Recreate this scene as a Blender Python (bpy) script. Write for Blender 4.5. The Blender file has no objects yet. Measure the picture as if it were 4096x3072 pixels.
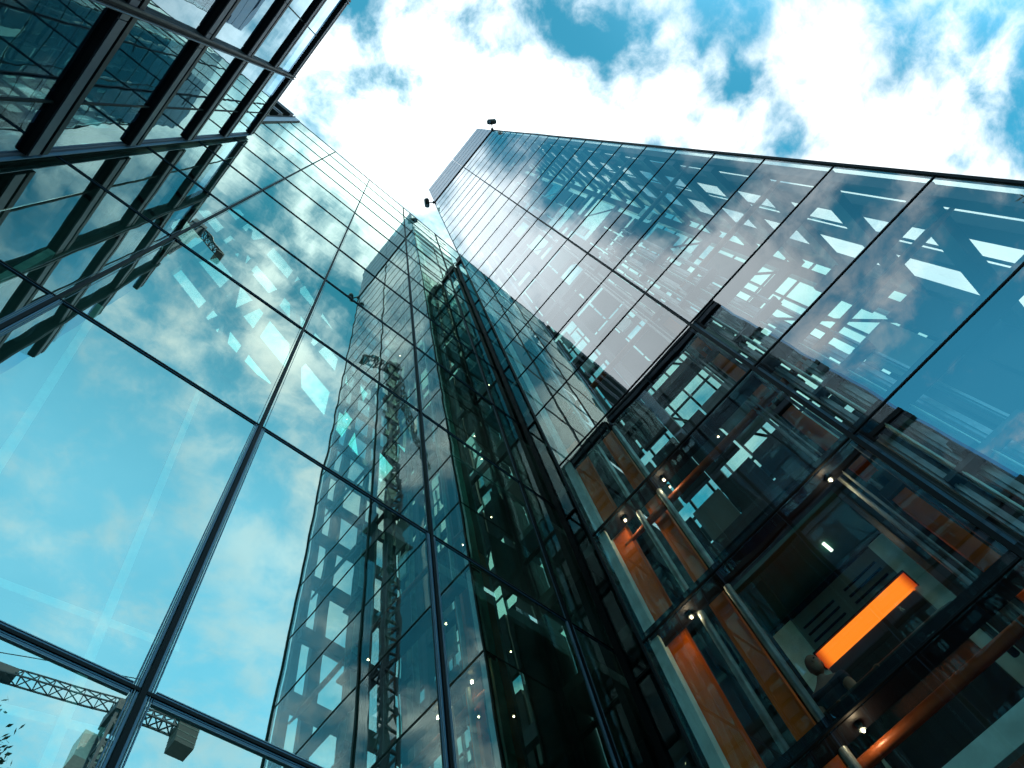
import bpy, bmesh, math, random
from mathutils import Vector, Matrix
random.seed(7)
S = 5.5            # one unit of the plan = 5.5 m (camera to the lift tower's face)
H0 = 1.6           # eye height
GZ = -H0 / S       # ground, in plan units
C = bpy.context.scene.collection
sc = bpy.context.scene

# ------------------------------------------------------------------ materials
def new_mat(name):
    m = bpy.data.materials.new(name); m.use_nodes = True
    nt = m.node_tree; nt.nodes.clear()
    out = nt.nodes.new('ShaderNodeOutputMaterial')
    return m, nt, out

def N(nt, kind, **kw):
    n = nt.nodes.new(kind)
    for k, v in kw.items():
        setattr(n, k, v)
    return n

def math_(nt, op, a, b=None, c=None, clamp=False):
    n = nt.nodes.new('ShaderNodeMath'); n.operation = op; n.use_clamp = clamp
    for i, v in enumerate((a, b, c)):
        if v is None: continue
        if isinstance(v, (int, float)): n.inputs[i].default_value = v
        else: nt.links.new(v, n.inputs[i])
    return n.outputs[0]

def paint(name, col, rough=0.45, metal=0.0, var=0.18, scale=3.0, bump=0.0, spec=0.5):
    """Painted / metal surface with weathering noise in colour and roughness."""
    m, nt, out = new_mat(name)
    b = N(nt, 'ShaderNodeBsdfPrincipled')
    b.inputs['Metallic'].default_value = metal
    b.inputs['Specular IOR Level'].default_value = spec
    tc = N(nt, 'ShaderNodeTexCoord')
    n1 = N(nt, 'ShaderNodeTexNoise'); n1.inputs['Scale'].default_value = scale
    n1.inputs['Detail'].default_value = 6
    nt.links.new(tc.outputs['Object'], n1.inputs['Vector'])
    ramp = N(nt, 'ShaderNodeMapRange')
    ramp.inputs['From Min'].default_value = 0.3; ramp.inputs['From Max'].default_value = 0.7
    ramp.inputs['To Min'].default_value = 1 - var; ramp.inputs['To Max'].default_value = 1 + var
    nt.links.new(n1.outputs['Fac'], ramp.inputs['Value'])
    mul = N(nt, 'ShaderNodeVectorMath', operation='SCALE')
    mul.inputs[0].default_value = col[:3]
    nt.links.new(ramp.outputs[0], mul.inputs['Scale'])
    nt.links.new(mul.outputs[0], b.inputs['Base Color'])
    r = N(nt, 'ShaderNodeMapRange')
    r.inputs['To Min'].default_value = max(0.05, rough - 0.12); r.inputs['To Max'].default_value = rough + 0.12
    nt.links.new(n1.outputs['Fac'], r.inputs['Value'])
    nt.links.new(r.outputs[0], b.inputs['Roughness'])
    if bump:
        bp = N(nt, 'ShaderNodeBump'); bp.inputs['Strength'].default_value = bump; bp.inputs['Distance'].default_value = 0.01
        n2 = N(nt, 'ShaderNodeTexNoise'); n2.inputs['Scale'].default_value = scale * 8
        nt.links.new(tc.outputs['Object'], n2.inputs['Vector'])
        nt.links.new(n2.outputs['Fac'], bp.inputs['Height'])
        nt.links.new(bp.outputs[0], b.inputs['Normal'])
    nt.links.new(b.outputs[0], out.inputs['Surface'])
    return m

def glass(name, f0, tcol, gcol, wave=0.004, wscale=0.55, power=5.0):
    """Coated architectural glass: tinted see-through sheet with an angle dependent mirror coat."""
    m, nt, out = new_mat(name)
    geo = N(nt, 'ShaderNodeNewGeometry')
    dot = N(nt, 'ShaderNodeVectorMath', operation='DOT_PRODUCT')
    nt.links.new(geo.outputs['Normal'], dot.inputs[0]); nt.links.new(geo.outputs['Incoming'], dot.inputs[1])
    ca = math_(nt, 'ABSOLUTE', dot.outputs['Value'])
    om = math_(nt, 'SUBTRACT', 1.0, ca, clamp=True)
    pw = math_(nt, 'POWER', om, power)
    fac = math_(nt, 'MULTIPLY_ADD', pw, 1 - f0, f0, clamp=True)
    tr = N(nt, 'ShaderNodeBsdfTransparent'); tr.inputs['Color'].default_value = (*tcol, 1)
    gl = N(nt, 'ShaderNodeBsdfGlossy'); gl.inputs['Roughness'].default_value = 0.0
    oi = N(nt, 'ShaderNodeObjectInfo'); tv = N(nt, 'ShaderNodeMapRange')          # slight tint difference from pane to pane
    tv.inputs['To Min'].default_value = .90; tv.inputs['To Max'].default_value = 1.0
    nt.links.new(oi.outputs['Random'], tv.inputs['Value'])
    sc_ = N(nt, 'ShaderNodeVectorMath', operation='SCALE'); sc_.inputs[0].default_value = gcol
    nt.links.new(tv.outputs[0], sc_.inputs['Scale']); nt.links.new(sc_.outputs[0], gl.inputs['Color'])
    if wave:
        tc = N(nt, 'ShaderNodeTexCoord')
        n = N(nt, 'ShaderNodeTexNoise'); n.inputs['Scale'].default_value = wscale; n.inputs['Detail'].default_value = 2
        nt.links.new(tc.outputs['Object'], n.inputs['Vector'])
        bp = N(nt, 'ShaderNodeBump'); bp.inputs['Strength'].default_value = 1.0; bp.inputs['Distance'].default_value = wave
        nt.links.new(n.outputs['Fac'], bp.inputs['Height'])
        nt.links.new(bp.outputs[0], gl.inputs['Normal'])
    mx = N(nt, 'ShaderNodeMixShader')
    nt.links.new(fac, mx.inputs[0]); nt.links.new(tr.outputs[0], mx.inputs[1]); nt.links.new(gl.outputs[0], mx.inputs[2])
    nt.links.new(mx.outputs[0], out.inputs['Surface'])
    return m

def lamp(name, col, strength):
    m, nt, out = new_mat(name)
    e = N(nt, 'ShaderNodeEmission'); e.inputs['Color'].default_value = (*col, 1); e.inputs['Strength'].default_value = strength
    nt.links.new(e.outputs[0], out.inputs['Surface'])
    return m

M = {
    'glass_a': glass('coated glass of back wall', 0.55, (.64, .95, .86), (.82, 1.0, .88)),
    'glass_b': glass('coated glass of lift tower', 0.26, (.92, .97, .95), (.90, .96, 1.0)),
    'glass_rear': glass('teal glass of tower rear', 0.07, (.36, .68, .62), (.8, .95, .95)),
    'glass_side': glass('clear glass of tower sides', 0.07, (.82, 1.0, .95), (.85, .97, 1.0)),
    'glass_c': glass('blue coated glass of left building', 0.16, (.30, .50, .70), (.68, .91, 1.0), power=3.4),
    'glass_car': glass('clear lift glass', 0.05, (.85, .95, .92), (.8, .9, .9), wave=0),
    'black': paint('black gasket', (.005, .007, .009), .6, var=.3, spec=.12),
    'frame': paint('blue grey aluminium frame', (.05, .12, .20), .5, 0, .15),
    'frame_line': paint('pale frame line', (.20, .28, .36), .5, 0, .15),
    'charcoal': paint('charcoal anodised cladding', (.008, .010, .015), .5, 0, .3, spec=.2),
    'fascia': paint('grey anodised fascia', (.055, .055, .082), .5, .1, .15, 2),
    'louvre': paint('grey louvre metal', (.20, .225, .29), .42, .3, .15, 2),
    'steel': paint('galvanised steel', (.34, .40, .40), .36, .6, .3, 6),
    'steel_dark': paint('dark painted steel', (.035, .05, .055), .45, .2, .3, 4),
    'steel_brown': paint('red brown painted steel', (.10, .058, .045), .5, .1, .25, 4),
    'orange': paint('orange painted steel', (.74, .135, .002), .45, 0, .12, 5),
    'pipe': paint('rust orange pipe', (.34, .08, .02), .4, .1, .25, 5),
    'pale': paint('pale green glazed panel', (.60, .84, .80), .35, 0, .22, 4),
    'teal_lining': paint('teal grey lining', (.045, .085, .09), .7, 0, .3, 1.5),
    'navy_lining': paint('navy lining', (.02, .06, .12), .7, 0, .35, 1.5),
    'green_board': paint('green ceiling board', (.016, .105, .085), .6, 0, .2, 1.5),
    'wall': paint('grey green wall board', (.15, .195, .175), .6, 0, .2, 1.5),
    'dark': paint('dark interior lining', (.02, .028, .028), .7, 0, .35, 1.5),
    'slab': paint('concrete', (.20, .21, .20), .75, 0, .25, 2, .3),
    'pave': paint('paving stone', (.22, .22, .21), .8, 0, .25, 2, .4),
    'white': paint('white painted metal', (.65, .66, .64), .5, 0, .12, 3),
    'red': paint('red painted metal', (.42, .03, .025), .45, 0, .15, 3),
    'crane': paint('navy painted crane steel', (.010, .020, .040), .5, 0, .25, 3),
    'weight': paint('brown grey counterweight', (.06, .055, .055), .7, 0, .3, 2, .3),
    'cam': paint('black plastic', (.008, .009, .010), .35, 0, .2, 8),
    'skin': paint('skin', (.36, .19, .13), .55, 0, .08, 12),
    'hair': paint('grey hair', (.15, .14, .13), .6, 0, .25, 40),
    'cloth': paint('dark navy cloth', (.018, .024, .042), .85, 0, .25, 20, .4),
    'trouser': paint('black trousers', (.012, .012, .014), .85, 0, .2, 20, .4),
    'bark': paint('bark', (.07, .05, .035), .85, 0, .3, 8, .6),
    'leaf': paint('leaf', (.045, .075, .03), .5, 0, .45, 1.5),
    'warm_lamp': lamp('warm downlight', (1.0, .72, .42), 26),
    'white_lamp': lamp('cool tube light', (.85, 1.0, .8), 2.5),
}

# orange light panel: a diffuser that fades to red at its two ends
m, nt, out = new_mat('orange light diffuser')
tc = N(nt, 'ShaderNodeTexCoord'); sx = N(nt, 'ShaderNodeSeparateXYZ'); nt.links.new(tc.outputs['Generated'], sx.inputs[0])
d_ = math_(nt, 'ABSOLUTE', math_(nt, 'SUBTRACT', sx.outputs['Y'], .5))
ed = N(nt, 'ShaderNodeMapRange', interpolation_type='SMOOTHSTEP')
ed.inputs['From Min'].default_value = .40; ed.inputs['From Max'].default_value = .51
nt.links.new(d_, ed.inputs['Value'])
mixc = N(nt, 'ShaderNodeMix', data_type='RGBA')
mixc.inputs[6].default_value = (1.0, .19, .014, 1); mixc.inputs[7].default_value = (.28, .02, .004, 1)
nt.links.new(ed.outputs[0], mixc.inputs[0])
e = N(nt, 'ShaderNodeEmission'); e.inputs['Strength'].default_value = 1.55
nt.links.new(mixc.outputs[2], e.inputs['Color']); nt.links.new(e.outputs[0], out.inputs['Surface'])
M['orange_lamp'] = m

# ------------------------------------------------------------------ mesh helpers (plan units -> metres)
def W(p): return Vector((p[0] * S, p[1] * S, p[2] * S + H0))

class MB:
    def __init__(s): s.bm = bmesh.new()
    def box(s, x0, x1, y0, y1, z0, z1, bev=0.0):
        x0, x1 = sorted((x0, x1)); y0, y1 = sorted((y0, y1)); z0, z1 = sorted((z0, z1))
        vs = [s.bm.verts.new(W((x, y, z))) for z in (z0, z1) for (x, y) in ((x0, y0), (x1, y0), (x1, y1), (x0, y1))]
        for f in ((3, 2, 1, 0), (4, 5, 6, 7), (0, 1, 5, 4), (1, 2, 6, 5), (2, 3, 7, 6), (3, 0, 4, 7)):
            s.bm.faces.new([vs[i] for i in f])
        return s
    def quad(s, pts):
        s.bm.faces.new([s.bm.verts.new(W(p)) for p in pts]); return s
    def bar(s, a, b, w, h=None):
        """rectangular bar from a to b, w x h (plan units)"""
        h = w if h is None else h
        a = W(a); b = W(b); d = (b - a).normalized()
        up = Vector((0, 0, 1)) if abs(d.z) < .95 else Vector((1, 0, 0))
        r = d.cross(up).normalized(); u = r.cross(d)
        r *= w * S / 2; u *= h * S / 2
        v = [s.bm.verts.new(p + i * r + j * u) for p in (a, b) for (i, j) in ((-1, -1), (1, -1), (1, 1), (-1, 1))]
        for f in ((3, 2, 1, 0), (4, 5, 6, 7), (0, 1, 5, 4), (1, 2, 6, 5), (2, 3, 7, 6), (3, 0, 4, 7)):
            s.bm.faces.new([v[i] for i in f])
        return s
    def tube(s, pts, rads, n=12):
        """round tube through pts (plan units) with radius per point"""
        P = [W(p) for p in pts]; rings = []
        for i, p in enumerate(P):
            d = (P[min(i + 1, len(P) - 1)] - P[max(i - 1, 0)]).normalized()
            up = Vector((0, 0, 1)) if abs(d.z) < .95 else Vector((1, 0, 0))
            r = d.cross(up).normalized(); u = r.cross(d)
            rr = (rads[i] if isinstance(rads, (list, tuple)) else rads) * S
            rings.append([s.bm.verts.new(p + rr * (math.cos(2 * math.pi * k / n) * r + math.sin(2 * math.pi * k / n) * u)) for k in range(n)])
        for a, b in zip(rings, rings[1:]):
            for k in range(n):
                f = s.bm.faces.new((a[k], a[(k + 1) % n], b[(k + 1) % n], b[k])); f.smooth = True
        s.bm.faces.new(rings[0][::-1]); s.bm.faces.new(rings[-1])
        return s
    def ell(s, c, r, seg=20, ring=14, rot=None):
        m = Matrix.Translation(W(c)) @ (rot or Matrix.Identity(4)) @ Matrix.Diagonal((r[0] * S, r[1] * S, r[2] * S, 1))
        g = bmesh.ops.create_uvsphere(s.bm, u_segments=seg, v_segments=ring, radius=1, matrix=m)
        for v in g['verts']:
            for f in v.link_faces: f.smooth = True
        return s
    def build(s, name, mat, parent=None):
        bmesh.ops.recalc_face_normals(s.bm, faces=s.bm.faces[:]) if len(s.bm.faces) > 1 else None
        me = bpy.data.meshes.new(name); s.bm.to_mesh(me); s.bm.free()
        me.materials.append(M[mat] if isinstance(mat, str) else mat)
        o = bpy.data.objects.new(name, me); C.objects.link(o)
        if parent:
            o.parent = parent
            o.matrix_parent_inverse = Matrix.Translation(root_of(parent)).inverted()
        return o

def root_of(o):
    """where the parent stands: its Empty's place; part meshes carry world coordinates"""
    return o.location.copy() if o.type == 'EMPTY' else Vector((0, 0, 0))

def tag(o, label=None, cat=None, group=None, kind=None):
    if label: o['label'] = label
    if cat: o['category'] = cat
    if group: o['group'] = group
    if kind: o['kind'] = kind
    return o

def thing(name, loc, label, cat, group=None):
    o = bpy.data.objects.new(name, None); C.objects.link(o); o.location = W(loc); o.empty_display_size = .3
    return tag(o, label, cat, group)

def stuff(o): o['kind'] = 'stuff'; return o

def pane(root, mat, a, b, c, d, tilt=.0007):
    """one sheet of glass with the tiny tilt real panes have; a..d corners"""
    A, B, D = Vector(a), Vector(b), Vector(d)
    n = (B - A).cross(D - A).normalized()
    w, h = (B - A).length, (D - A).length
    tx, ty = random.gauss(0, tilt), random.gauss(0, tilt)
    pts = []
    for p, (i, j) in zip((a, b, c, d), ((-1, -1), (1, -1), (1, 1), (-1, 1))):
        pts.append(Vector(p) + n * (tx * w * i / 2 + ty * h * j / 2))
    return MB().quad(pts).build('pane', mat, root)

YA = .690; XB = 1.0; XC = .663

# ------------------------------------------------------------------ ground
g = MB().quad([(-400, -400, GZ), (400, -400, GZ), (400, 400, GZ), (-400, 400, GZ)]).build('ground', 'pave')
tag(g, 'grey stone paving of the court, below the frame', 'ground', kind='structure')

# ------------------------------------------------------------------ A: the tall glass back wall
A = thing('glass_building', (.2, YA + .3, GZ), 'tall teal glass building at left with a wide grid of large mirror panes', 'building')
AX = [-.762, -.295, .163, .6375, 1.104, 1.575]
AZ = [YA * z for z in (-.09, 1.0, 2.107, 3.214, 4.306, 5.395, 6.50, 7.604, 8.69, 9.78, 10.885, 11.98)]
AZ = [GZ] + AZ
for i in range(len(AX) - 1):
    for k in range(len(AZ) - 1):
        pane(A, 'glass_a', (AX[i], YA, AZ[k]), (AX[i + 1], YA, AZ[k]), (AX[i + 1], YA, AZ[k + 1]), (AX[i], YA, AZ[k + 1]))
for i, x in enumerate(AX[1:5]):
    mu = MB().box(x - .0036, x + .0036, YA - .006, YA + .004, GZ, AZ[-1]).build('mullion', 'black', A)
    f = MB()
    for s_ in (-1, 1):
        f.box(x + s_ * .0046, x + s_ * .0076, YA - .0022, YA - .0006, GZ, AZ[3])
        f.box(x + s_ * .0118, x + s_ * .0132, YA - .0022, YA - .0006, GZ, AZ[3])
        f.box(x + s_ * .0090, x + s_ * .0096, YA - .0018, YA - .0006, AZ[3], AZ[7])
    f.build('mullion_frame', 'frame', mu)
    f = MB()
    for s_ in (-1, 1):
        f.box(x + s_ * .0090, x + s_ * .0100, YA - .0030, YA - .0006, GZ, AZ[3])
    f.build('frame_line', 'frame_line', mu)
for k, z in enumerate(AZ[1:-1]):
    segs = list(zip(AX[:-1], AX[1:]))
    t = MB(); f = MB()
    for (x0, x1) in segs:
        t.box(x0 + .0045, x1 - .0045, YA - .004, YA + .004, z - .0024, z + .0024)
        f.box(x0 + .0145, x1 - .0145, YA - .0022, YA - .0006, z - .0048, z - .0030)
        if k < 2:
            f.box(x0 + .0145, x1 - .0145, YA - .0022, YA - .0006, z + .0032, z + .0060)
            g_ = MB().box(x0 + .0145, x1 - .0145, YA - .0028, YA - .0006, z + .0072, z + .0084).box(x0 + .0145, x1 - .0145, YA - .0028, YA - .0006, z - .0106, z - .0096)
            g_.build('frame_line', 'frame_line', A)
            f.box(x0 + .0145, x1 - .0145, YA - .0022, YA - .0006, z - .0086, z - .0060)

    t = t.build('transom', 'black', A); f.build('transom_frame', 'frame', t)
MB().box(-.83, 1.575, YA - .004, YA + .05, AZ[-1], AZ[-1] + .02).build('coping', 'frame', A)
# end strip and finned return beyond it
cp = MB()
for k in range(len(AZ) - 1):
    cp.box(-.823, -.7665, YA - .012, YA + .03, AZ[k] + .002, AZ[k + 1] - .002)
cp.build('corner_panel', 'louvre', A)
MB().box(-.829, -.8235, YA - .02, YA + .03, GZ, AZ[-1]).box(-.7662, -.7625, YA - .014, YA + .005, GZ, AZ[-1]).build('corner_trim', 'black', A)
for k in range(0, 12):
    z0 = YA * (11.30 - 1.1 * k)
    if z0 < GZ: break
    fi = MB().box(-3.2, -.83, YA - .045, YA + .02, z0, z0 + .40 * YA * .98).build('fin', 'charcoal', A)
    MB().box(-3.2, -.83, YA - .049, YA - .0455, z0 + .12, z0 + .19).build('fin_trim', 'fascia', fi)
    MB().quad([(-3.2, YA, z0 - .70 * YA), (-.83, YA, z0 - .70 * YA), (-.83, YA, z0), (-3.2, YA, z0)]).build('pane', 'glass_a', A)
# interior of A: dark lining with a slanting truss rooflight, slabs and pale braces
YB = YA + .42
def band(x):       # centre line of the slanting rooflight on the rear lining
    return 3.95 + (x + .30) * (-.92)
def hb_(x): return .02 if x < -.5 else (.85 if x < .1 else max(.45, .85 - (x - .1) * .8))
lin = MB()
xs = [-.83 + i * .2 for i in range(0, 13)]
for x0, x1 in zip(xs[:-1], xs[1:]):
    h0, h1 = band(x0), band(x1)
    lin.quad([(x0, YB, GZ), (x1, YB, GZ), (x1, YB, h1 - hb_(x1)), (x0, YB, h0 - hb_(x0))])
    lin.quad([(x0, YB, h0 + hb_(x0)), (x1, YB, h1 + hb_(x1)), (x1, YB, AZ[-1] + .8), (x0, YB, AZ[-1] + .8)])
lin.build('rear_lining', 'teal_lining', A)
tr = MB()
rnd = random.Random(3)
for i in range(22):
    x = -.8 + i * .11
    h = band(x)
    if i % 2 == 0: tr.bar((x, YB + .01, h - 1.1), (x, YB + .01, h + 1.1), .055, .04)
    if i % 3 == 0: tr.bar((x, YB + .06, h - 1.1), (x + .30, YB + .06, band(x + .30) + 1.1), .055, .03)
    if i % 4 == 1: tr.bar((x + .28, YB + .11, h - 1.1), (x - .06, YB + .11, h + 1.1), .06, .03)
for o_ in (-.55, .0, .5):
    tr.bar((-.83, YB + .02, band(-.83) + o_), (1.35, YB + .02, band(1.35) + o_), .075, .04)
for i in range(4):
    x = -.8 + rnd.random() * 2.1; h = band(x) + rnd.uniform(-.4, .4); w_ = rnd.uniform(.05, .16); q_ = rnd.uniform(.06, .2)
    tr.box(x, x + w_, YB - .02, YB - .012, h, h + q_)
tr.build('rooflight_truss', 'teal_lining', A)
MB().quad([(-.83, YB + .08, 2.0), (1.58, YB + .08, 2.0), (1.58, YB + .08, 5.2), (-.83, YB + .08, 5.2)]).build('rooflight_pane', 'glass_side', A)
MB().box(-.84, -.832, YA + .03, YB, GZ, AZ[-1]).box(1.572, 1.579, YA + .03, YB, GZ, AZ[-1]).build('end_wall', 'dark', A)
for (p, q_, w_) in (((-.32, .93, 2.05), (-.10, .93, .80), .020), ((-.60, .95, .95), (.25, .95, 1.06), .018), ((-.60, .97, .72), (.20, .97, .87), .016),
                    ((.02, .92, 1.95), (.16, .92, .55), .016), ((-.55, .98, 2.3), (-.42, .98, .3), .022)):
    MB().bar(p, q_, w_, w_).build('brace', 'pale', A)
for k in range(1, 11):
    z = AZ[k + 1]
    MB().box(.70, 1.56, YA + .06, YB - .005, z - .02, z + .02).build('floor_slab', 'slab', A)

# ------------------------------------------------------------------ B: the lift tower
B = thing('lift_tower', (1.3, -.12, GZ), 'slim glass lift tower at right with orange steel and pipes showing inside', 'building')
BY = [.470, -.118, -.710]
BX1 = 1.645
BZ = [.303 - .397, .303] + [.70 + .397 * k for k in range(22)] + [9.395]
BZ = [GZ] + BZ
TOP = 11.24
for j in range(2):
    for k in range(len(BZ) - 1):
        pane(B, 'glass_b', (XB, BY[j], BZ[k]), (XB, BY[j + 1], BZ[k]), (XB, BY[j + 1], BZ[k + 1]), (XB, BY[j], BZ[k + 1]))
for k in range(len(BZ) - 1):
    for (x0, x1) in ((XB, 1.32), (1.32, BX1)):
        pane(B, 'glass_side', (x1, .470, BZ[k]), (x0, .470, BZ[k]), (x0, .470, BZ[k + 1]), (x1, .470, BZ[k + 1]))
sd = MB()
for k in range(len(BZ) - 1):
    for (x0, x1) in ((XB, 1.32), (1.32, BX1)):
        sd.quad([(x0, -.710, BZ[k]), (x1, -.710, BZ[k]), (x1, -.710, BZ[k + 1]), (x0, -.710, BZ[k + 1])])
stuff(sd.build('side_pane', 'glass_side', B))
bk = MB()
for j in range(2):
    for k in range(len(BZ) - 1):
        bk.quad([(BX1, BY[j + 1], BZ[k]), (BX1, BY[j], BZ[k]), (BX1, BY[j], BZ[k + 1]), (BX1, BY[j + 1], BZ[k + 1])])
stuff(bk.build('rear_pane', 'glass_rear', B))
wg = MB()
for y in [.44 - .095 * i for i in range(12)]: wg.box(1.648, 1.66, y - .005, y + .005, GZ, 4.2)
for i in range(22): wg.box(1.6605, 1.668, -.70, .46, .30 + i * .1985 - .005, .30 + i * .1985 + .005)
wg.build('window_grid', 'steel_dark', B)
# corner and centre mullions
mu = MB().box(XB - .005, XB + .006, BY[1] - .0045, BY[1] + .0045, GZ, 9.40).build('mullion', 'black', B)
MB().box(XB + .008, XB + .028, BY[1] - .012, BY[1] - .006, GZ, 9.38).box(XB + .008, XB + .028, BY[1] + .006, BY[1] + .012, GZ, 9.38).build('mullion_frame', 'frame', mu)
MB().box(XB - .004, XB + .004, .4702, .476, GZ, 9.40).build('mullion', 'black', B)
MB().box(XB - .005, XB + .012, -.718, -.7103, GZ, 9.40).build('mullion', 'black', B)
for x in (1.32, BX1):
    MB().box(x - .003, x + .003, .4705, .475, GZ, 9.40).build('mullion', 'black', B)
    MB().box(x - .004, x + .004, -.716, -.7105, GZ, 9.40).build('mullion', 'black', B)
for k, z in enumerate(BZ[1:-1]):
    heavy = z < 1.6
    t = MB()
    for (y0, y1) in ((BY[0] - .001, BY[1] + .005), (BY[1] - .005, BY[2] + .001)):
        t.box(XB - .0025, XB + .003, y0, y1, z - .0019, z + .0019)
    t.box(XB + .005, 1.316, .4703, .4735, z - .0017, z + .0017).box(1.324, BX1 - .004, .4703, .4735, z - .0017, z + .0017)
    t = t.build('transom', 'black', B)
    if z < 2.0:
        h = .026 if z < 1.2 else (.018 if z < 1.6 else .008)
        MB().box(XB + .006, XB + .05, .464, -.70, z - .002, z - .002 + h).build('spandrel', 'charcoal', t)
# parapet of louvres
par = MB()
for (z0, z1) in [(9.44 + i * .36, 9.44 + i * .36 + .325) for i in range(5)]:
    par.box(XB - .006, XB + .03, BY[0], BY[1] + .003, z0, z1).box(XB - .006, XB + .03, BY[1] - .003, BY[2], z0, z1)
    par.box(XB + .031, 1.318, .452, .474, z0, z1).box(1.322, BX1, .452, .474, z0, z1)
    par.box(XB + .031, BX1, -.714, -.692, z0, z1).box(BX1 - .03, BX1, -.69, .45, z0, z1)
par.build('parapet_louvre', 'louvre', B)
MB().box(XB - .010, BX1, -.72, .48, 9.402, 9.436).build('parapet_gutter', 'black', B)
MB().box(XB + .02, BX1 - .02, -.69, .45, 9.34, 9.40).build('roof_slab', 'dark', B)
# structure inside the tower
for (y0, y1, x0, x1, z1) in ((.449, .409, 1.075, 1.105, 2.05), (.327, .298, 1.10, 1.125, 2.05)):
    c_ = MB().box(x0, x1, y0, y1, GZ, z1)
    c_.box(x0 - .012, x0, y0 + .006, y1 - .006, GZ, z1)
    c_.build('column', 'orange', B)
    MB().box(x0 - .008, x1, y0 + .002, y1 - .002, z1 + .002, 9.3).build('column', 'steel_brown', B)
for z in [.303 + .397 * k for k in range(5)]:
    MB().box(1.085, 1.13, -.108, -.075, z + .02, z + .30).build('column_section', 'orange', B)
    MB().box(1.08, 1.14, -.112, -.070, z + .305, z + .33).box(1.07, 1.10, -.100, -.085, z + .34, z + .36).build('column_splice', 'steel_dark', B)
for y in (.345, .267):
    MB().tube([(1.05, y, GZ), (1.05, y, 9.3)], .0078, 14).build('riser_pipe', 'steel', B)
MB().box(1.03, 1.06, .462, .449, GZ, 9.3).box(1.012, 1.022, .462, .438, GZ, 2.0).build('corner_panel', 'pale', B)
MB().box(1.012, 1.03, .44, -.695, .535, .572).build('soffit_panel', 'pale', B)
# guide rails
for i, (y, w_, x, mt) in enumerate(((-.045, .008, 1.06, 'steel'), (-.058, .004, 1.05, 'steel'), (-.155, .016, 1.05, 'steel'), (-.178, .007, 1.04, 'pale'), (-.205, .020, 1.06, 'steel'),
                                    (-.236, .006, 1.05, 'pale'), (-.262, .018, 1.07, 'steel'), (-.30, .010, 1.06, 'steel'), (.36, .007, 1.20, 'steel'), (-.09, .009, 1.22, 'steel'))):
    r = MB().box(x, x + .02, y - w_ / 2, y + w_ / 2, GZ, 9.2 if i > 7 else 3.1)
    r.box(x - .006, x, y - w_ / 6, y + w_ / 6, GZ, 9.2 if i > 7 else 3.1)
    r.build('guide_rail', mt, B)
for z in [.5 + .397 * k for k in range(7)]:
    MB().box(1.03, 1.06, -.15, -.31, z, z + .012).box(1.02, 1.05, -.20, -.23, z + .014, z + .05).build('rail_bracket', 'steel_dark', B)
# cross pipes, tapered at their ends
for k in range(12):
    z = .672 + .78 * k
    MB().tube([(1.065, .425, z), (1.065, .40, z), (1.065, .33, z), (1.065, -.60, z), (1.065, -.665, z), (1.065, -.69, z)], [.005, .006, .0105, .0105, .006, .005], 14).build('cross_pipe', 'pipe' if k < 3 else 'steel_brown', B)
# side lattice on the right flank and rear frame
for (xa, xb_) in ((1.012, 1.050), (1.105, 1.165), (1.31, 1.335), (1.50, 1.59)):
    MB().box(xa, xb_, -.698, -.668, GZ, 9.3).build('column', 'steel_brown', B)
for y in (.43, .20, -.10, -.62):
    MB().box(1.60, 1.635, y - .022, y + .022, GZ, 9.3).build('column', 'steel_dark', B)
for k in range(23):
    z = .303 + .397 * k
    b_ = MB()
    b_.box(1.02, 1.60, -.664, -.640, z - .042, z + .045)
    b_.build('beam', 'steel_dark', B)
    if k % 2 == 0:
        MB().box(1.58, 1.598, -.60, .41, z - .03, z + .035).build('beam', 'steel_dark', B)
    if k % 2 == 1:
        MB().box(1.31, 1.335, -.11, .44, z - .025, z + .025).build('beam', 'steel_dark', B)
for y in (.16, -.125):
    MB().box(1.305, 1.34, y - .014, y + .014, 1.95, 9.3).build('column', 'steel_dark', B)
for k in range(0, 22, 2):
    z = .303 + .397 * k
    MB().tube([(1.62, -.62, z), (1.62, -.36, z + .79)], .006, 8).tube([(1.64, -.10, z), (1.64, .20, z + .79)], .006, 8).build('brace', 'steel_dark', B)
# lift shaft lining: board panels with open bays, dense low down
rnd = random.Random(11)
lp = MB(); ld = MB(); lpale = MB()
for k in range(23):
    z = .303 + .397 * k
    ys = [.44, .33, .20, .06, -.10, -.24, -.38, -.52, -.64]
    for y0, y1 in zip(ys[:-1], ys[1:]):
        u = rnd.random()
        lim = .98 if z < 1.5 else (.80 if y0 > .1 else .50)
        if z > 2.2 and y0 < -.40: lim = .06
        elif z > 2.2 and y0 < -.09: lim = .72
        elif z > 3: lim = .86
        if u < lim:
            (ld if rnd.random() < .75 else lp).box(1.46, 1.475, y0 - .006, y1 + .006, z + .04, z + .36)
        elif u < lim + (.12 if z < 4 else .03):
            lpale.box(1.44, 1.45, y0 - .01, (y0 + y1) / 2, z + .10, z + .30)
for k in range(11):
    z = .303 + .397 * k
    for xa in (1.16, 1.24, 1.33, 1.41):
        if rnd.random() < .8: ld.box(xa, xa + .078, .436, .444, z + .05, z + .37)
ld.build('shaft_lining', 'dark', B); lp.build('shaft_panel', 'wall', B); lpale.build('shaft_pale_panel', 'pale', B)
for k in range(2):
    z = .303 + .397 * k
    MB().box(1.15, 1.45, -.13, -.60, z + .03, z + .06).build('landing', 'steel_dark', B)
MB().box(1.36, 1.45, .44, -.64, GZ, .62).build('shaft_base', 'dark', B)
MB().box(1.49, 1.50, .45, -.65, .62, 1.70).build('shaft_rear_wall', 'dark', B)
MB().box(1.50, 1.64, .466, .455, GZ, 1.72).box(1.16, 1.499, .466, .458, GZ, 1.72).build('shaft_side_wall', 'dark', B)

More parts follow.
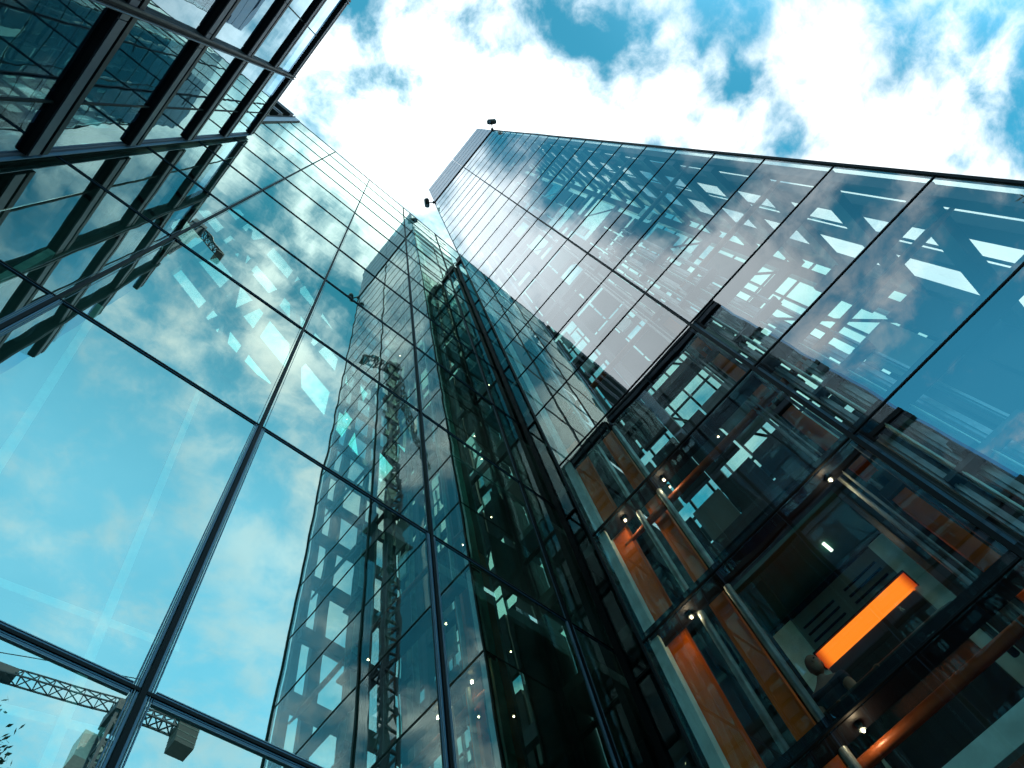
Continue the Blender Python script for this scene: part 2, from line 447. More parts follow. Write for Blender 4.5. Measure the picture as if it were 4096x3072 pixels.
# ------------------------------------------------------------------ link wall between the two
L = thing('link_wall', (1.29, .58, GZ), 'narrow dark glazed link wall in the gap between the tower and the glass building', 'wall')
for k in range(9):
    z0, z1 = k * .78 - .25, k * .78 + .53
    MB().quad([(1.27, .478, z0), (1.27, YA - .008, z0), (1.27, YA - .008, z1), (1.27, .478, z1)]).build('pane', 'glass_side', L)
    MB().box(1.264, 1.28, .478, YA - .008, z1 - .004, z1 + .004).build('transom', 'black', L)
MB().box(1.262, 1.285, YA - .03, YA - .009, GZ, 6.8).box(1.262, 1.285, .478, .487, GZ, 6.8).box(1.262, 1.285, .578, .588, GZ, 6.8).build('mullion', 'black', L)
MB().box(1.40, 1.42, .478, YA - .008, GZ, 6.8).build('rear_panel', 'wall', L)
for k in range(14):
    MB().box(1.282, 1.398, .48, YA - .010, k * .39 - .1, k * .39 - .06).build('floor_slab', 'slab', L)
MB().box(1.282, 1.43, YA - .007, YA - .003, GZ, 6.79).build('closing_panel', 'dark', L)
MB().box(1.255, 1.30, .478, YA - .008, 6.80, 6.84).build('coping', 'charcoal', L)
U = thing('maintenance_unit', (1.30, .60, 6.84), 'dark louvred maintenance box standing on top of the narrow link wall', 'machine')
MB().box(1.262, 1.36, .545, .655, 6.845, 7.02).build('housing', 'charcoal', U)
lv = MB()
for i in range(6): lv.box(1.257, 1.2615, .55, .65, 6.87 + i * .023, 6.882 + i * .023)
lv.build('louvre', 'fascia', U)
MB().bar((1.255, .49, 6.93), (1.255, .54, 6.86), .008).bar((1.255, .66, 6.86), (1.255, .685, 6.93), .008).build('bracket', 'steel_dark', U)

# ------------------------------------------------------------------ C: black finned building at left
K = thing('office_building', (-1.2, 0, GZ), 'dark office building at upper left with deep black horizontal fins over blue glass', 'building')
FZ = [XC * (2.98 + 1.077 * k) for k in range(-2, 5)]
CY1 = .661; CY0 = -.56
XF = -XC * .956
XG = XC * .978
zp = GZ
for k, z in enumerate(FZ):
    # the glazing below this fin
    cuts = [CY1, .767 * XC, .33 * XC, -.10 * XC, -.53 * XC, CY0]
    for y0, y1 in zip(cuts[:-1], cuts[1:]):
        pane(K, 'glass_c', (-XG, y1, zp), (-XG, y0, zp), (-XG, y0, z), (-XG, y1, z), .0012)
    h = .110
    f = MB().box(-XG - .01, XF, CY0, CY1, z, z + h * .56).box(-XG - .01, XF + .004, CY0, CY1, z + h * .70, z + h).build('fin', 'charcoal', K)
    fc = MB()
    ends = [CY1, .33 * XC + .03, .33 * XC - .03, -.10 * XC, -.53 * XC + .03, -.53 * XC - .03, CY0]
    for y0, y1 in zip(ends[:-1], ends[1:]):
        fc.box(XF - .02, XF + .0035, y0 - .0015, y1 + .0015, z + .004, z + h * .56 - .002)
    fc.build('fascia', 'fascia', f)
    MB().box(XF - .03, XF - .004, CY0, CY1, z + h * .56, z + h * .70).build('fin_groove', 'black', f)
    zp = z + h
ztop = FZ[-1] + .110
for y in (.33 * XC, -.53 * XC):
    r = MB().box(-XG - .005, XF + .005, y - .012, y + .012, GZ, ztop - .01)
    rb = r.build('mullion', 'black', K)
    MB().box(XF + .0055, XF + .011, y + .005, y + .012, GZ, ztop).box(XF + .0055, XF + .011, y - .012, y - .005, GZ, ztop).build('mullion_rib', 'charcoal', rb)
    MB().box(XF + .0115, XF + .0125, y + .007, y + .010, GZ, ztop).build('mullion_edge', 'frame', rb)
for y in (.767 * XC, -.10 * XC):
    mj = MB(); zq = GZ
    for z in FZ:
        mj.box(-XG - .002, -XG + .003, y - .003, y + .003, zq, z - .002); zq = z + .112
    mj.build('joint', 'black', K)
MB().box(-XC - .03, -XC + .020, CY1 + .001, CY1 + .014, GZ, ztop).build('corner_post', 'fascia', K)
MB().box(-XC - .03, -XC + .012, CY1 + .0145, YA - .005, GZ, ztop - .01).build('corner_gap', 'black', K)
MB().box(-XC - .03, -XC + .030, CY1 + .008, CY1 + .011, GZ, ztop).build('corner_rail', 'frame', K)
MB().box(-2.6, -XC - .051, CY0, YA - .02, ztop - .05, ztop).build('roof_slab', 'charcoal', K)
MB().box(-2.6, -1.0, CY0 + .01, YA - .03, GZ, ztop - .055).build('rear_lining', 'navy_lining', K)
MB().box(-1.0, -XC - .052, CY0, CY0 + .012, GZ, ztop - .052).build('end_wall', 'charcoal', K)
for z in FZ[:-1]:
    MB().box(-.995, -XC - .052, CY0 + .02, CY1, z + .02, z + .09).build('floor_slab', 'slab', K)

# ------------------------------------------------------------------ lift car
LC = thing('lift_car', (1.22, .14, .635), 'glass fronted lift car inside the tower with a glowing orange light strip', 'lift')
x0, x1, y0, y1, z0, z1 = 1.14, 1.305, -.024, .312, .635, 1.165
MB().box(x0, x1, y0, y1, z0 - .02, z0).build('floor', 'steel_brown', LC)
ce = MB().box(x0, x1 + .004, y0, y1, z1, z1 + .012).build('ceiling', 'green_board', LC)
MB().box(x0 + .075, x0 + .105, .075, .082, z1 - .006, z1 - .0005).build('tube_light', 'white_lamp', ce)
MB().box(x1, x1 + .01, y0, y1, z0, z1).build('rear_wall', 'wall', LC)
for (a, b) in ((y0 + .001, y0 + .045), (y1 - .055, y1 - .001)):
    MB().box(x1 - .006, x1 - .0005, a, b, z0, z1 - .012).build('pilaster', 'pale', LC)
MB().box(x1 - .008, x1 - .0005, y0 + .001, y1 - .001, z1 - .011, z1 - .0005).build('cornice', 'charcoal', LC)
sl = MB()
for (a, b) in ((.035, .125), (.155, .245)):
    for i in range(3): sl.box(x1 - .004, x1 - .0006, a, b, 1.072 + i * .021, 1.0755 + i * .021)
sl.build('vent_slot', 'black', LC)
MB().box(x1 - .007, x1 - .0006, .024, .255, z0 + .02, 1.003).build('lower_panel', 'dark', LC)
ls = MB().box(x1 - .012, x1 - .0008, .012, .258, 1.006, 1.043).build('light_strip', 'orange_lamp', LC)
MB().box(x1 - .016, x1 - .0008, .009, .261, 1.0432, 1.0465).box(x1 - .016, x1 - .0008, .009, .0118, 1.0035, 1.0430).box(x1 - .016, x1 - .0008, .2582, .261, 1.0035, 1.0430).build('light_housing', 'charcoal', ls)
MB().tube([(x0 + .010, y1 - .012, .70), (x0 + .010, y1 - .012, .815), (x0 + .010, y1 - .02, .826), (x0 + .010, .02, .826), (x0 + .010, -.004, .823), (x0 + .010, -.010, .812), (x0 + .010, -.010, .70)], .0062, 12).build('handrail', 'steel_dark', LC)
MB().quad([(x0, y0, z0), (x0, y1, z0), (x0, y1, z1), (x0, y0, z1)]).build('front_pane', 'glass_car', LC)
for y in (y0, y1):
    MB().box(x0 - .004, x0 + .012, y - .006, y + .006, z0, z1 + .01).build('corner_post', 'steel_dark', LC)
MB().box(x0 + .01, x1 - .02, y0 + .02, y1 - .02, z0 - .06, z0 - .021).build('underframe', 'steel_brown', LC)
uw = MB().box(x0, x0 + .015, y0, y1, z0 - .085, z0 - .061).build('underframe_edge', 'orange', LC)

# ------------------------------------------------------------------ person leaning on the handrail
def skin_body(name, verts, edges, rads, mat, parent, levels=2, root=0):
    me = bpy.data.meshes.new(name); me.from_pydata(verts, edges, []); me.update()
    o = bpy.data.objects.new(name, me); C.objects.link(o)
    me.materials.append(M[mat])
    sk = o.modifiers.new('skin', 'SKIN'); sk.use_smooth_shade = True
    lay = me.skin_vertices[0].data if me.skin_vertices else None
    if lay is None:
        bpy.context.view_layer.update()
    for i, r in enumerate(rads):
        me.skin_vertices[0].data[i].radius = (r, r) if isinstance(r, (int, float)) else r
        me.skin_vertices[0].data[i].use_root = (i == root)
    ss = o.modifiers.new('sub', 'SUBSURF'); ss.levels = levels; ss.render_levels = levels
    if parent:
        o.parent = parent
        o.matrix_parent_inverse = Matrix.Translation(root_of(parent)).inverted()
    return o

P = thing('person', (1.205, .262, .637), 'grey haired person in a dark navy top leaning on the lift handrail', 'person')
pb = W((1.205, .262, .637))            # feet
def pv(dx, dy, dz): return pb + Vector((dx, dy, dz))
# the body faces the glass (-x) and turns to the right of the picture (-y)
V = [pv(0.02, 0, .93), pv(.01, 0, 1.12), pv(-.04, -.01, 1.30), pv(-.07, -.02, 1.42), pv(-.085, -.03, 1.50), pv(-.10, -.045, 1.56),
     pv(-.06, .17, 1.385), pv(-.13, .20, 1.12), pv(-.27, .05, 1.045), pv(-.28, -.03, 1.05),
     pv(-.07, -.20, 1.385), pv(-.16, -.25, 1.12), pv(-.27, -.40, 1.06), pv(-.275, -.47, 1.06),
     pv(.02, .10, .88), pv(.0, .11, .48), pv(.03, .11, .07), pv(-.10, .12, .04),
     pv(.02, -.10, .88), pv(.0, -.11, .48), pv(.03, -.11, .07), pv(-.10, -.12, .04)]
Ed = [(0, 1), (1, 2), (2, 3), (3, 4), (4, 5), (3, 6), (6, 7), (7, 8), (8, 9), (3, 10), (10, 11), (11, 12), (12, 13),
      (0, 14), (14, 15), (15, 16), (16, 17), (0, 18), (18, 19), (19, 20), (20, 21)]
Rd = [.15, .14, .15, .12, .058, .055, .075, .052, .036, .03, .075, .052, .036, .03, .10, .075, .05, .045, .10, .075, .05, .045]
skin_body('body', [tuple(v) for v in V], Ed, Rd, 'skin', P)
# head: skull, jaw, nose, ears, eyes on the same skin colour; hair as a child
hc = pv(-.115, -.06, 1.66)
def u_(v): return ((v.x) / S, (v.y) / S, (v.z - H0) / S)
hd = MB(); hr = Matrix.Rotation(.35, 4, 'Z')
hd.ell(u_(hc), (.098 / S, .078 / S, .118 / S), rot=hr)
hd.ell(u_(hc + Vector((-.045, -.02, -.06))), (.055 / S, .052 / S, .06 / S), rot=hr)
hd.ell(u_(hc + Vector((-.10, -.035, -.015))), (.018 / S, .013 / S, .024 / S))
hd.ell(u_(hc + Vector((.005, .078, -.01))), (.016 / S, .008 / S, .028 / S)); hd.ell(u_(hc + Vector((.03, -.076, -.01))), (.016 / S, .008 / S, .028 / S))
hd.build('head', 'skin', P)
ey = MB()
for s_ in (-1, 1):
    ey.ell(u_(hc + Vector((-.083, -.028 + s_ * .031, .008))), (.010 / S, .013 / S, .008 / S), 10, 8)
ey.build('eyes', 'cam', P)
hb = MB().ell(u_(hc + Vector((.022, .006, .030))), (.098 / S, .084 / S, .108 / S), rot=hr)
hb.build('hair', 'hair', P)
# clothing: top and trousers drawn over the body as slightly larger skins
tv = [V[i] for i in (0, 1, 2, 3, 6, 10)] + [V[6].lerp(V[7], .55), V[10].lerp(V[11], .55)]
skin_body('top', [tuple(v) for v in tv], [(0, 1), (1, 2), (2, 3), (3, 4), (3, 5), (4, 6), (5, 7)], [.168, .158, .168, .118, .092, .092, .078, .078], 'cloth', P)
lv = [V[i] for i in (0, 14, 15, 16, 18, 19, 20)]
skin_body('trousers', [tuple(v) for v in lv], [(0, 1), (1, 2), (2, 3), (0, 4), (4, 5), (5, 6)], [.155, .115, .09, .07, .115, .09, .07], 'trouser', P)
# hands: palm, four fingers curled over the rail and a thumb
def hand(wrist, side, along):
    """wrist: world point; along: direction the fingers run; side: where the thumb lies"""
    a = along.normalized(); up = Vector((0, 0, 1)); s_ = a.cross(up).normalized() * side
    vs = [wrist, wrist + a * .05]; es = [(0, 1)]; rs = [(.026, .018), (.036, .016)]
    for i, (off, ln) in enumerate(((.027, .072), (.009, .080), (-.009, .076), (-.026, .060))):
        b0 = len(vs)
        p0 = wrist + a * .088 + s_ * off + up * .004
        vs += [p0, p0 + a * ln * .42 + up * .002, p0 + a * ln * .72 - up * .016, p0 + a * ln * .78 - up * .040]
        rs += [.0105, .0095, .0088, .0078]
        es += [(1, b0), (b0, b0 + 1), (b0 + 1, b0 + 2), (b0 + 2, b0 + 3)]
    b0 = len(vs)
    vs += [wrist + a * .03 + s_ * .036, wrist + a * .055 + s_ * .056 - up * .01, wrist + a * .082 + s_ * .058 - up * .024]
    rs += [.013, .011, .009]; es += [(0, b0), (b0, b0 + 1), (b0 + 1, b0 + 2)]
    skin_body('hand', [tuple(v) for v in vs], es, rs, 'skin', P, 2)
hand(V[9], 1, Vector((-.15, -1, .02)))
hand(V[13], -1, Vector((-.3, -1, .02)))
MB().ell(u_(V[17]), (.13 / S, .05 / S, .045 / S)).build('shoe', 'cam', P)
MB().ell(u_(V[21]), (.13 / S, .05 / S, .045 / S)).build('shoe', 'cam', P)

# ------------------------------------------------------------------ cameras on the tower's two top corners
def corner_camera(cy, sy, label):
    o = thing('security_camera', (XB - .01, cy, 9.42), label, 'camera', 'cameras on the tower corners')
    d = Vector((-.7071, sy * .7071, 0)); p = Vector((XB - .005, cy, 9.42)); e_ = p + d * .075
    MB().bar(p, p + d * .02, .035, .035).build('bracket', 'cam', o)
    MB().tube([p, p + d * .03, e_], [.010, .0075, .0075], 12).build('arm', 'cam', o)
    n = Vector((-d.y, d.x, 0))
    h = MB().tube([e_ - n * .062 + d * .02, e_ - n * .056 + d * .02, e_ - n * .03 + d * .02, e_ + n * .03 + d * .02, e_ + n * .056 + d * .02, e_ + n * .062 + d * .02],
                  [.015, .026, .033, .033, .026, .015], 18)
    h = h.build('housing', 'cam', o)
    MB().tube([e_ - n * .028 + d * .02 - Vector((0, 0, .03)), e_ - n * .028 + d * .02 - Vector((0, 0, .042))], [.014, .011], 16).build('lens', 'frame', h)
    MB().bar(e_ + n * .05 + d * .05, e_ - n * .05 + d * .05, .012, .004).build('visor', 'cam', o)
corner_camera(.472, 1, 'black camera on the left top corner of the lift tower, beside the sky gap')
corner_camera(-.712, -1, 'black camera on the right top corner of the lift tower, highest on the roofline')

# ------------------------------------------------------------------ downlights in the dark interiors
rnd = random.Random(5)
pts = []
for i in range(15):
    x = rnd.uniform(.72, 1.30); z = rnd.choice(AZ[2:7]) - .033; y = rnd.uniform(YA + .08, YB - .05)
    pts.append((x, y, z))
for (x, y, z) in ((1.322, .30, 1.852), (1.322, .08, 1.852), (1.322, .35, 2.646)):
    pts.append((x, y, z))
for (x, y, z) in pts:
    o = thing('downlight', (x, y, z), 'tiny warm white downlight glowing in a dark glazed interior', 'light', 'small warm ceiling lights behind the glass')
    MB().tube([(x, y, z + .001), (x, y, z + .012)], [.0055, .0050], 10).build('housing', 'steel_dark', o)
    MB().ell((x, y, z - .001), (.0024, .0024, .002), 10, 8).build('bulb', 'warm_lamp', o)

for (x, y, z) in ((1.03, .36, 1.083), (1.03, .235, 1.48), (1.03, .22, .686), (1.03, -.03, 1.083), (1.03, .38, 1.48), (1.03, -.16, .686)):
    o = thing('downlight', (x, y, z), 'tiny warm white downlight glowing in a dark glazed interior', 'light', 'small warm ceiling lights behind the glass')
    MB().tube([(x, y, z + .001), (x, y, z + .012)], [.0055, .0050], 10).build('housing', 'steel_dark', o)
    MB().ell((x, y, z - .001), (.0024, .0024, .002), 10, 8).build('bulb', 'warm_lamp', o)
    pl = bpy.data.lights.new('bulb_light', 'POINT'); pl.energy = 2.2; pl.color = (1, .74, .45); pl.shadow_soft_size = .02
    po = bpy.data.objects.new('bulb_light', pl); C.objects.link(po); po.parent = o; po.location = (0, 0, -.03)

# ------------------------------------------------------------------ tower crane behind the camera (mirrored in the left wall)
T = 9.0
def cr(qx, qy, z=T): return Vector((qx * T, 2 * YA + qy * T, z))
K1 = cr(.339, -1.042); K0 = cr(.238, -1.056); KJ = cr(-.45, -1.17)
G = thing('tower_crane', (K0.x, K0.y, GZ), 'dark lattice tower crane mirrored in the bottom left panes of the glass building', 'crane')
jd = (KJ - K1).normalized(); jn = Vector((-jd.y, jd.x, 0))
def lattice(p, q_, w, n, r_):
    b = MB(); d = (q_ - p)
    up = Vector((0, 0, 1))
    for i in range(n + 1):
        c0 = p + d * (i / n); c1 = p + d * (min(i + 1, n) / n)
        cs = lambda c: (c + jn * w / 2, c - jn * w / 2, c + up * w)
        A0, A1 = cs(c0), cs(c1)
        for j in range(3):
            if i < n:
                b.bar(A0[j], A1[j], r_ * 1.5)
                b.bar(A0[j], A1[(j + 1) % 3], r_)
            b.bar(A0[j], A0[(j + 1) % 3], r_)
    return b
lattice(K0, KJ, .20, 28, .013).build('jib', 'crane', G)
lattice(K0, K1, .22, 5, .018).build('counter_jib', 'crane', G)
mb = MB(); w = .17
cor = [(-w, -w), (w, -w), (w, w), (-w, w)]

zs = [GZ + i * (T - GZ) / 26 for i in range(27)]
for a, b in zip(zs[:-1], zs[1:]):
    for j in range(4):
        p = (K0.x + cor[j][0], K0.y + cor[j][1]); q_ = (K0.x + cor[(j + 1) % 4][0], K0.y + cor[(j + 1) % 4][1])
        mb.bar((*p, a), (*p, b), .045); mb.bar((*p, a), (*q_, b), .026); mb.bar((*p, b), (*q_, b), .026)
mb.build('mast', 'crane', G)
MB().box(K0.x - .22, K0.x + .22, K0.y - .22, K0.y + .22, T - .22, T - .02).tube([(K0.x, K0.y, T), (K0.x, K0.y, T + .75)], [.13, .03], 8).build('slewing_head', 'crane', G)
cabc = cr(.225, -1.135, T - .35)
cb = MB().box(cabc.x - .22, cabc.x + .22, cabc.y - .10, cabc.y + .28, T - .55, T - .10).build('cab', 'white', G)
MB().box(cabc.x - .16, cabc.x + .16, cabc.y - .106, cabc.y - .101, T - .45, T - .2).build('cab_window', 'dark', cb)
MB().box(cabc.x + .221, cabc.x + .34, cabc.y - .05, cabc.y + .28, T - .5, T - .15).build('cab_side', 'red', cb)
MB().box(K1.x - .15, K1.x + .17, K1.y - .16, K1.y + .16, T - .30, T + .08).build('counterweight', 'weight', G)
cwf = MB()
for i in range(3): cwf.box(K1.x - .154, K1.x + .174, K1.y - .164, K1.y + .164, T - .22 + i * .11, T - .21 + i * .11)
cwf.build('counterweight_band', 'slab', G)
MB().tube([(K0.x, K0.y, T + .74), K1 + Vector((0, 0, .1))], .008, 6).tube([(K0.x, K0.y, T + .74), K0.lerp(KJ, .5) + Vector((0, 0, .26))], .008, 6).build('tie_cable', 'crane', G)
xw = K0.lerp(KJ, .30)
MB().box(xw.x - .25, xw.x + .25, xw.y - .1, xw.y + .1, T + .02, T + .16).build('trolley', 'crane', G)

# a second, taller crane farther off: only its mast and head show, mirrored twice in the tower
T2 = 21.0; MX, MY = -2.45, -4.60
G2 = thing('tower_crane', (MX, MY, GZ), 'slim tall lattice crane mast seen as a wavy dark ladder in the mirrored tower', 'crane')
mb = MB(); w = .13
zs = [GZ + i * (T2 - GZ) / 62 for i in range(63)]
cor = [(-w, -w), (w, -w), (w, w), (-w, w)]
for a, b in zip(zs[:-1], zs[1:]):
    for j in range(4):
        p = (MX + cor[j][0], MY + cor[j][1]); q_ = (MX + cor[(j + 1) % 4][0], MY + cor[(j + 1) % 4][1])
        mb.bar((*p, a), (*p, b), .05); mb.bar((*p, a), (*q_, b), .03); mb.bar((*p, b), (*q_, b), .03)
mb.build('mast', 'crane', G2)
MB().box(MX - .24, MX + .24, MY - .24, MY + .24, 11.2, 11.75).box(MX - .34, MX + .34, MY - .34, MY + .34, 11.05, 11.12).box(MX - .34, MX + .34, MY - .34, MY + .34, 11.85, 11.9).build('climbing_cage', 'crane', G2)
MB().box(MX - .2, MX + .2, MY - .2, MY + .2, T2, T2 + .3).tube([(MX, MY, T2 + .3), (MX, MY, T2 + 1.0)], [.10, .03], 8).build('slewing_head', 'crane', G2)
lattice(Vector((MX, MY, T2 + .3)), Vector((MX + .95, MY - .3, T2 + .3)), .30, 6, .022).build('counter_jib', 'crane', G2)
lattice(Vector((MX, MY, T2 + .3)), Vector((MX - 4.0, MY - 3.0, T2 + 2.4)), .26, 20, .022).build('jib', 'crane', G2)
MB().box(MX + .75, MX + .98, MY - .42, MY - .15, T2 + .1, T2 + .3).build('counterweight', 'weight', G2)

# ------------------------------------------------------------------ street tree behind the camera
TX, TY = .10, -1.55
TR = thing('street_tree', (TX, TY, GZ), 'dark leafy tree top mirrored in the bottom left corner of the glass', 'tree')
tk = MB().tube([(TX, TY, GZ), (TX + .01, TY, .3), (TX - .01, TY + .01, 1.0), (TX + .02, TY, 1.8)], [.045, .036, .028, .012], 12)
rnd = random.Random(9)
for i in range(9):
    a = i * 2.4; z = .7 + i * .11
    tk.tube([(TX, TY, z), (TX + .12 * math.cos(a), TY + .12 * math.sin(a), z + .22), (TX + .24 * math.cos(a), TY + .24 * math.sin(a), z + .5)], [.016, .010, .004], 6)
tk.build('trunk', 'bark', TR)
bm = bmesh.new()
for i in range(100):
    th = rnd.uniform(0, 6.28); ph = math.acos(rnd.uniform(-1, 1)); r = rnd.uniform(.35, 1) ** .5
    cc = Vector((TX + .27 * r * math.sin(ph) * math.cos(th), TY + .27 * r * math.sin(ph) * math.sin(th), 1.85 + .65 * r * math.cos(ph)))
    for j in range(150):
        p = cc + Vector([rnd.gauss(0, .075) for _ in range(3)]) * .45
        n = Vector([rnd.gauss(0, 1) for _ in range(3)]).normalized(); t_ = n.orthogonal().normalized(); b_ = n.cross(t_)
        l = rnd.uniform(.012, .020)
        q4 = [W(p + t_ * l), W(p + b_ * l * .45), W(p - t_ * l), W(p - b_ * l * .45)]
        bm.faces.new([bm.verts.new(v) for v in q4])
me = bpy.data.meshes.new('crown'); bm.to_mesh(me); bm.free(); me.materials.append(M['leaf'])
co = bpy.data.objects.new('crown', me); C.objects.link(co); co.parent = TR; co.matrix_parent_inverse = Matrix.Translation(TR.location).inverted()

# ------------------------------------------------------------------ sky, clouds, sun
SUN_EL = math.radians(58); SUN_AZ = math.radians(20)   # azimuth measured from +Y towards +X
w = bpy.data.worlds.new('World'); sc.world = w; w.use_nodes = True
nt = w.node_tree; nt.nodes.clear()
out = N(nt, 'ShaderNodeOutputWorld')
sky = N(nt, 'ShaderNodeTexSky', sky_type='NISHITA'); sky.sun_disc = False
sky.sun_elevation = SUN_EL; sky.sun_rotation = SUN_AZ; sky.altitude = 50; sky.air_density = 1.0; sky.dust_density = .8; sky.ozone_density = 1.2
tint = N(nt, 'ShaderNodeMix', data_type='RGBA', blend_type='MULTIPLY'); tint.inputs[0].default_value = 1
nt.links.new(sky.outputs[0], tint.inputs[6]); tint.inputs[7].default_value = (.25, 1.18, 1.05, 1)
tc = N(nt, 'ShaderNodeTexCoord'); sx = N(nt, 'ShaderNodeSeparateXYZ'); nt.links.new(tc.outputs['Generated'], sx.inputs[0])
zc = math_(nt, 'MAXIMUM', sx.outputs['Z'], .06)
cx = N(nt, 'ShaderNodeCombineXYZ')
nt.links.new(math_(nt, 'DIVIDE', sx.outputs['X'], zc), cx.inputs[0]); nt.links.new(math_(nt, 'DIVIDE', sx.outputs['Y'], zc), cx.inputs[1])
q = cx.outputs[0]        # where the sight line meets the cloud layer
ln = N(nt, 'ShaderNodeVectorMath', operation='LENGTH'); nt.links.new(q, ln.inputs[0])
bg1 = N(nt, 'ShaderNodeBackground'); sq = N(nt, 'ShaderNodeSeparateXYZ'); nt.links.new(q, sq.inputs[0])
side = math_(nt, 'MULTIPLY', math_(nt, 'MAXIMUM', math_(nt, 'SUBTRACT', sq.outputs['X'], .2), 0.0), .8)
side = math_(nt, 'MULTIPLY_ADD', math_(nt, 'MAXIMUM', math_(nt, 'SUBTRACT', math_(nt, 'MULTIPLY', sq.outputs['X'], -1.0), .18), 0.0), 1.5, side)
south = math_(nt, 'SUBTRACT', math_(nt, 'MULTIPLY', sq.outputs['Y'], -1.0), side)
hz = N(nt, 'ShaderNodeMapRange', interpolation_type='SMOOTHSTEP'); hz.inputs['From Min'].default_value = .22; hz.inputs['From Max'].default_value = .75
nt.links.new(south, hz.inputs['Value'])
wz = N(nt, 'ShaderNodeMapRange', interpolation_type='SMOOTHSTEP'); wz.inputs['From Min'].default_value = .45; wz.inputs['From Max'].default_value = 1.0; wz.inputs['To Max'].default_value = .16
nt.links.new(math_(nt, 'SUBTRACT', math_(nt, 'MULTIPLY', sq.outputs['X'], -1.0), math_(nt, 'MAXIMUM', math_(nt, 'SUBTRACT', math_(nt, 'MULTIPLY', sq.outputs['Y'], -1.0), .35), 0.0)), wz.inputs['Value'])
gain = math_(nt, 'MULTIPLY_ADD', hz.outputs[0], .31, wz.outputs[0])
gain = math_(nt, 'ADD', gain, math_(nt, 'MULTIPLY_ADD', math_(nt, 'MINIMUM', ln.outputs['Value'], 1.3), .05, .115))
nt.links.new(gain, bg1.inputs['Strength'])
nt.links.new(tint.outputs[2], bg1.inputs['Color'])
wn = N(nt, 'ShaderNodeTexNoise'); wn.inputs['Scale'].default_value = 5; wn.inputs['Detail'].default_value = 3
nt.links.new(q, wn.inputs['Vector'])
wa = N(nt, 'ShaderNodeVectorMath', operation='MULTIPLY_ADD'); wa.inputs[1].default_value = (.09, .09, 0)
nt.links.new(wn.outputs['Color'], wa.inputs[0]); nt.links.new(q, wa.inputs[2])
n1 = N(nt, 'ShaderNodeTexNoise'); n1.inputs['Scale'].default_value = 8.5; n1.inputs['Detail'].default_value = 9; n1.inputs['Roughness'].default_value = .60
nt.links.new(wa.outputs[0], n1.inputs['Vector'])
BLOBS = [  # x, y, radius, weight : positive = more cloud
    (.025, .035, .07, .45), (.09, -.06, .06, .25), (.85, -.30, .22, .6), (.95, -.45, .2, .3), (.60, -.15, .12, .25), (-.08, -.07, .04, .08), (.0, -.14, .03, -.15), (.14, -.15, .05, .3), (.05, -.10, .05, .25), (.20, -.18, .07, .25), (.44, -.44, .10, .35), (.38, -.28, .06, .2), (.55, -.38, .10, .3),
    (.27, -.28, .045, .15), (.11, -.23, .045, -.28), (.165, -.25, .035, -.38), (.24, -.37, .055, -.34), (.335, -.355, .035, -.42), (.12, -.31, .06, -.2), (.60, -.68, .10, -.15), (.75, -.60, .05, -.35), (-.02, -.05, .03, -.2), (-.10, -.08, .05, -.25), (.46, -.345, .03, -.25),
    (-.03, -.95, .22, -.22), (-.10, -.65, .15, -.25), (.06, -.38, .045, .26), (.03, -.80, .07, .18), (.27, -.64, .10, .22), (.17, -.55, .05, -.2), (.02, -.50, .06, -.22), (.16, -1.16, .12, .1),
    (-.20, .04, .06, .3), (-.40, .05, .14, .75), (-.55, -.08, .14, .6), (-.75, -.27, .10, .25), (-.45, -.58, .22, -.4), (-.25, -.10, .06, -.5), (-.36, -.16, .09, -.55), (-1.0, -.36, .26, -.5), (-1.1, -.2, .2, -.1),
    (.28, .35, .1, -.1), (.23, .08, .08, .2),
]
acc = math_(nt, 'MULTIPLY_ADD', n1.outputs['Fac'], 2.1, -.53)
wf = N(nt, 'ShaderNodeTexNoise'); wf.inputs['Scale'].default_value = 22; wf.inputs['Detail'].default_value = 4
nt.links.new(q, wf.inputs['Vector'])
wb = N(nt, 'ShaderNodeVectorMath', operation='MULTIPLY_ADD'); wb.inputs[1].default_value = (.07, .07, 0)
nt.links.new(wf.outputs['Color'], wb.inputs[0]); nt.links.new(wa.outputs[0], wb.inputs[2])
for (bx, by, br, bw) in BLOBS:
    dn = N(nt, 'ShaderNodeVectorMath', operation='DISTANCE'); dn.inputs[1].default_value = (bx, by, 0)
    nt.links.new(wb.outputs[0], dn.inputs[0])
    # the two warps add about (.08, .08) on average
    dn.inputs[1].default_value = (bx + .08, by + .08, 0)
    d2 = math_(nt, 'POWER', math_(nt, 'DIVIDE', dn.outputs['Value'], br), 2.0)
    acc = math_(nt, 'MULTIPLY_ADD', math_(nt, 'EXPONENT', math_(nt, 'MULTIPLY', d2, -1.0)), bw, acc)
mr = N(nt, 'ShaderNodeMapRange', interpolation_type='SMOOTHSTEP')
mr.inputs['From Min'].default_value = .20; mr.inputs['From Max'].default_value = .95
nt.links.new(acc, mr.inputs['Value'])
n2 = N(nt, 'ShaderNodeTexNoise'); n2.inputs['Scale'].default_value = 4; n2.inputs['Detail'].default_value = 6
nt.links.new(q, n2.inputs['Vector'])
r2 = N(nt, 'ShaderNodeMapRange'); r2.inputs['From Min'].default_value = .3; r2.inputs['From Max'].default_value = .7
r2.inputs['To Min'].default_value = .85; r2.inputs['To Max'].default_value = 1.25
nt.links.new(n2.outputs['Fac'], r2.inputs['Value'])
glow = math_(nt, 'EXPONENT', math_(nt, 'MULTIPLY', math_(nt, 'POWER', math_(nt, 'DIVIDE', ln.outputs['Value'], .30), 2.0), -1.0))
cs = math_(nt, 'MULTIPLY_ADD', glow, .7, r2.outputs[0])
bg2 = N(nt, 'ShaderNodeBackground'); bg2.inputs['Color'].default_value = (.90, .97, 1.0, 1)
nt.links.new(cs, bg2.inputs['Strength'])
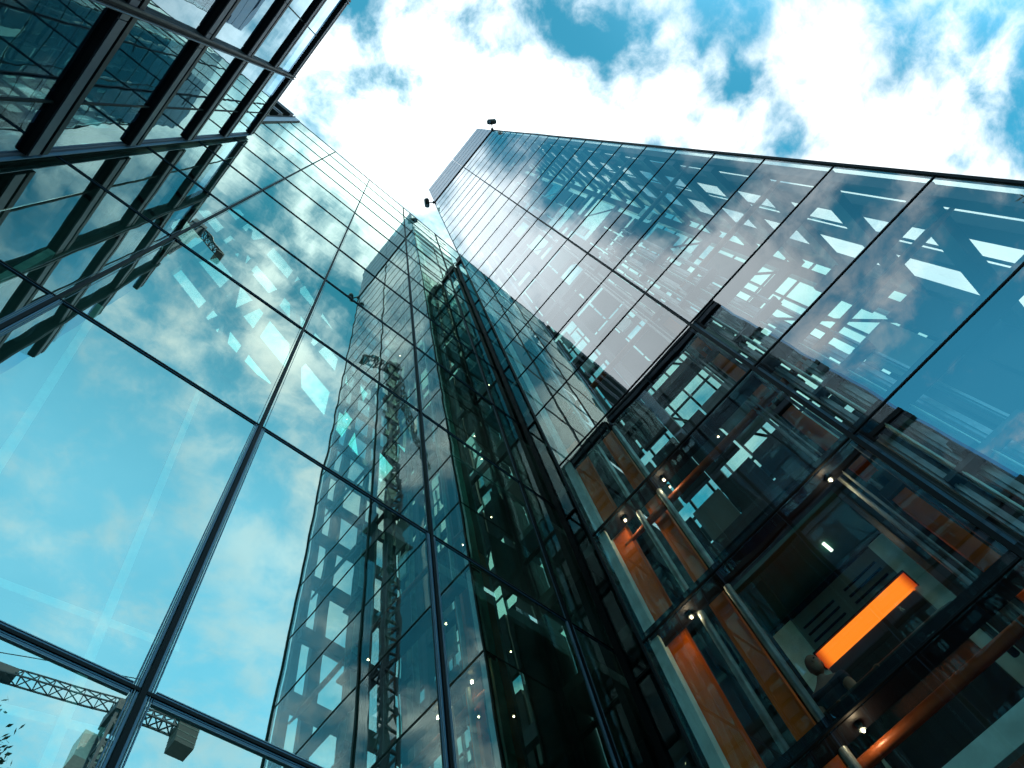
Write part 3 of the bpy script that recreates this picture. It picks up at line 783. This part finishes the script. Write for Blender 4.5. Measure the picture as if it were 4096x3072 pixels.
mx = N(nt, 'ShaderNodeMixShader'); thin = N(nt, 'ShaderNodeMapRange', interpolation_type='SMOOTHSTEP'); thin.inputs['From Min'].default_value = .0; thin.inputs['From Max'].default_value = 1.0
thin.inputs['To Min'].default_value = 1.0; thin.inputs['To Max'].default_value = .42
nt.links.new(hz.outputs[0], thin.inputs['Value'])
veil = math_(nt, 'MULTIPLY_ADD', hz.outputs[0], .22, math_(nt, 'MULTIPLY', mr.outputs[0], thin.outputs[0]))
nt.links.new(veil, mx.inputs[0]); nt.links.new(bg1.outputs[0], mx.inputs[1]); nt.links.new(bg2.outputs[0], mx.inputs[2])
nt.links.new(mx.outputs[0], out.inputs['Surface'])

sl_ = bpy.data.lights.new('sun', 'SUN'); sl_.energy = 1.4; sl_.angle = math.radians(.5); sl_.color = (1, .95, .87)
so = bpy.data.objects.new('sun', sl_); C.objects.link(so)
sd_ = Vector((math.sin(SUN_AZ) * math.cos(SUN_EL), math.cos(SUN_AZ) * math.cos(SUN_EL), math.sin(SUN_EL)))
so.rotation_euler = sd_.to_track_quat('Z', 'Y').to_euler(); so.location = sd_ * 200

# ------------------------------------------------------------------ camera
Rm = Matrix((((0.745096,0.572294,0.342507),(-0.648764,0.741028,0.173153),(-0.154713,-0.351222,0.923421))))
cam = bpy.data.cameras.new('camera'); cam.sensor_width = 36; cam.lens = 24.3914; cam.clip_end = 5000; cam.clip_start = .05
co = bpy.data.objects.new('camera', cam); C.objects.link(co)
r3 = Rm @ Matrix(((1, 0, 0), (0, -1, 0), (0, 0, -1)))
co.matrix_world = Matrix.Translation((0, 0, H0)) @ r3.to_4x4()
sc.camera = co

sc.view_settings.view_transform = 'Standard'; sc.view_settings.look = 'None'; sc.view_settings.exposure = .5; sc.view_settings.gamma = 1
cy = sc.cycles
cy.max_bounces = 14; cy.diffuse_bounces = 3; cy.glossy_bounces = 6; cy.transmission_bounces = 4; cy.transparent_max_bounces = 40
cy.use_denoising = True; cy.sample_clamp_indirect = 4; cy.caustics_reflective = False; cy.caustics_refractive = False
